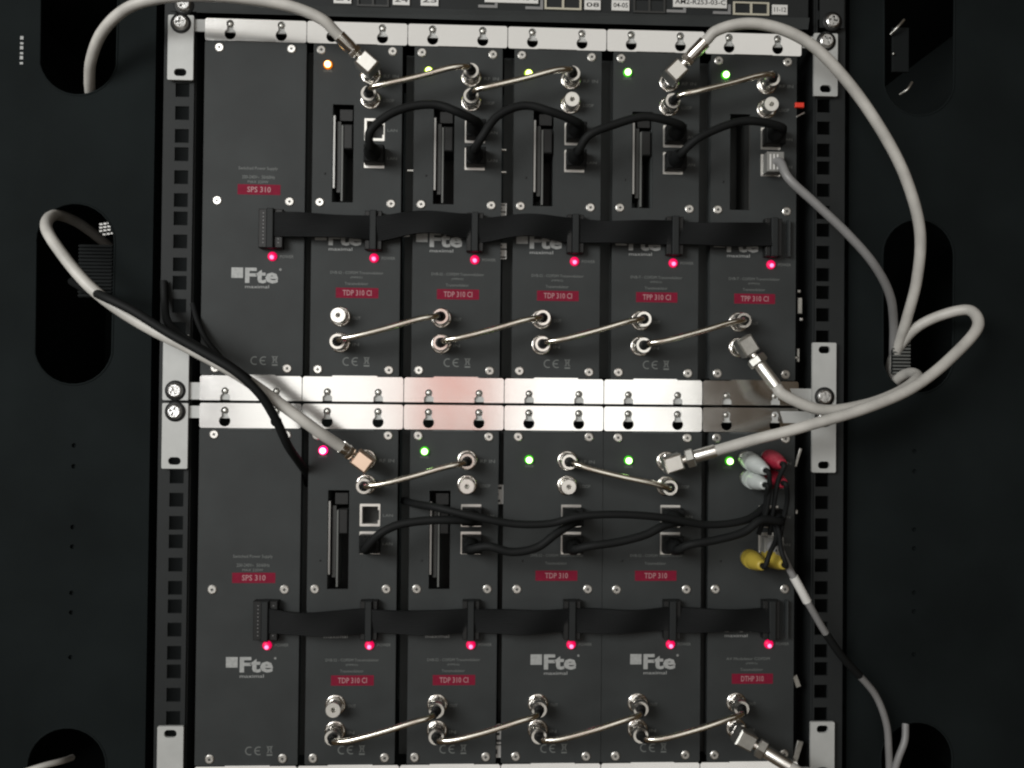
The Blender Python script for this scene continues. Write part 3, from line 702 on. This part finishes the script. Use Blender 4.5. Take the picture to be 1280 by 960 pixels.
t = thing('network_cable', 'grey network cable from the module with the empty slot to the right opening', 'network cable', tuple(sock('A', 5, PORT2)))
o = sock('A', 5, PORT2)
pl = part('plug', t, CLEAR, lambda b: b.bbox(-6.2, -12, -7.4, 6.2, 4, 7.0, .5))
for i in range(3): part('contact', pl, PAPER, lambda b: b.box(-.5, -12.3, -6, .5, -12, 5), key='contact', loc=(-4 + i*2.6, 0, 0))
part('cable_jacket', t, GREYC, lambda b: b.tube(smooth([Vector((-1, -9, 0)), Vector((2, -14, -1))] + [P(*q) - o for q in ((985, 222, 22), (1020, 255, 24), (1060, 293, 24), (1092, 330, 20), (1112, 368, 8), (1117, 405, -8), (1116, 450, -24))], 12), 3.1, 12))

o = sock('B', 5, PORT2)
t = thing('network_cable', 'grey network cable with a white wrap label hanging below the yellow plugs', 'network cable', tuple(o))
plug(t, (0, 0, 0), CLEAR, False)
part('boot', t, GREYC, lambda b: b.tube([Vector((0, -7, 0)), Vector((1, -12, -2)), Vector((3.5, -18, -7)), P(974, 686, 22) - o], [5.6, 5.4, 4.2, 3.0], 12))
main = smooth([P(*q) - o for q in ((973, 682, 22), (981, 700, 24), (995, 727, 24), (1012, 757, 22), (1030, 788, 18), (1052, 820, 12), (1072, 842, 6), (1095, 870, 0), (1108, 905, -3), (1111, 940, -6), (1112, 985, -12))], 10)
part('cable_jacket', t, GREYC, lambda b: b.tube(main, 2.55, 12))
part('wrap_label', t, PAPER, lambda b: b.tube(smooth([P(*q) - o for q in ((992, 721, 24), (1001, 737, 23.6), (1009, 752, 22.3))], 6), 3.1, 14))
part('gap_sleeve', t, RUBBER, lambda b: b.tube(main[41:62], 2.9, 12))  # added black section where the cable drops out of sight in the gap
t = thing('network_cable', 'short grey cable end beside the hanging grey cable at the bottom right', 'network cable', tuple(P(1132, 905, -8)))
o = P(1132, 905, -8)
part('cable_jacket', t, GREYC, lambda b: b.tube(smooth([P(*q) - o for q in ((1132, 905, -8), (1131, 925, -4), (1122, 950, -4), (1112, 985, -6))], 8), 2.5, 12))
t = thing('loose_cable', 'pale cable end inside the bottom left opening', 'cable', tuple(P(86, 948, -6)))
o = P(86, 948, -6)
part('cable_jacket', t, COAXW, lambda b: b.tube(smooth([P(*q) - o for q in ((90, 947, -24), (75, 952, -6), (55, 957, 2), (20, 968, 6))], 8), 2.2, 10))

def lead(label, pts, r, group=None, name='black_cable'):
    q = path(pts); o = q[0]
    t = thing(name, label, 'cable', tuple(o), group)
    part('cable_jacket', t, RUBBER, lambda b: b.tube([x - o for x in q], r, 12))
    return t
lead('long black cable lying over the white coax and slipping behind the lower power module', [(90, 352, -30), (108, 362, 10), (130, 371, 44), (165, 388, 50), (210, 416, 52), (255, 441, 54), (295, 465, 54), (325, 493, 50), (345, 525, 42), (360, 557, 30), (374, 578, 12), (383, 592, -6), (386, 612, -24)], 3.0)
lead('thin black cable trailing from a gap across the lower modules to the audio plugs', [(505, 626, -14), (520, 630, 12), (548, 635, 30), (590, 645, 36), (645, 655, 36), (690, 654, 36), (720, 646, 38), (770, 643, 38), (830, 647, 36), (885, 656, 30), (935, 649, 26), (958, 632, 18)], 2.7)
lead('black cable running along the rail and joining the white coax on the left', [(205, 352, -2), (206, 380, 4), (211, 405, 26), (236, 426, 46), (280, 452, 50), (312, 475, 48)], 2.7)
lead('thin dark cable slipping behind the left edge of the upper power module', [(241, 380, -4), (247, 402, 3), (258, 425, 8), (275, 446, 12)], 2.0)

# audio / video plugs on the last lower module
def rca(px, py, tx, ty, material, label, tail):
    a, e = P(px, py, 1), P(tx, ty, 30); d = (e - a)
    ax = d.normalized(); q = Vector((0, -1, 0)).rotation_difference(ax).to_matrix().to_4x4(); L = d.length
    t = thing('audio_plug', label, 'audio plug', tuple(a), 'coloured audio video plugs')
    part('socket_ring', t, DULL, lambda b: b.lathe([(5.6, -1), (5.6, 2), (4, 2.2)], 18, q))
    b_ = part('plug_body', t, material, lambda b: (b.lathe([(5.2, 3), (6.4, 3.4), (6.7, 6), (6.6, 12)] + [(6.6 - .3*(i % 2) - i*.12, 12 + i) for i in range(8)] + [(5.2, L - 7), (3.8, L - 2), (3.3, L), (2.0, L)], 20, q)))
    pts = [q @ Vector((0, -(L - 2), 0)), q @ Vector((0, -(L + 4), 0))] + [P(*p) - a for p in tail]
    part('lead', t, RUBBER, lambda b: b.tube(smooth(pts, 8), 1.7, 10))
rca(932, 573, 957, 588, WPLUG, 'upper white audio plug beside the green light', [(962, 606, 32), (958, 640, 26), (948, 668, 22)])
rca(934, 597, 956, 606, WPLUG, 'lower white audio plug under the first one', [(958, 622, 28), (955, 650, 22)])
rca(960, 572, 978, 580, RPLUG, 'upper red audio plug right of the white plugs', [(973, 600, 30), (966, 640, 24), (962, 668, 18)])
rca(958, 596, 979, 604, RPLUG, 'lower red audio plug right of the white plugs', [(984, 625, 26), (978, 655, 20), (972, 690, 22)])
rca(934, 696, 953, 707, YPLUG, 'left yellow video plug under the network socket', [(962, 692, 34), (970, 672, 26), (966, 650, 18)])
rca(958, 694, 980, 706, YPLUG, 'right yellow video plug next to the white wrap label', [(977, 690, 34), (974, 668, 26), (968, 645, 18)])

# metal pieces added to make the glints in the top right opening
o = P(1122, 70, -18)
t = thing('glint_pieces', 'small metal pieces added for the glints inside the top right side opening', 'glint pieces', tuple(o))
def bar(b, pts, r):
    b.tube(smooth([P(*q) - o for q in pts], 5), r, 8)
part('glint_bar', t, DULL, lambda b: bar(b, [(1113, 43, -16), (1122, 34, -12), (1130, 25, -14)], 1.0))
part('glint_bar', t, DULL, lambda b: bar(b, [(1125, 118, -16), (1134, 112, -12), (1140, 103, -14)], 1.0))
part('glint_backing', t, DEEPBLACK, lambda b: b.bbox(-4, 0, -12, 9, 2, 22, .5))
part('glint_dot', t, DULL, lambda b: b.lathe([(1.0, 0), (1.0, .8), (.4, 1.2), (.01, 1.3)], 10), loc=(-4, -1, 1))
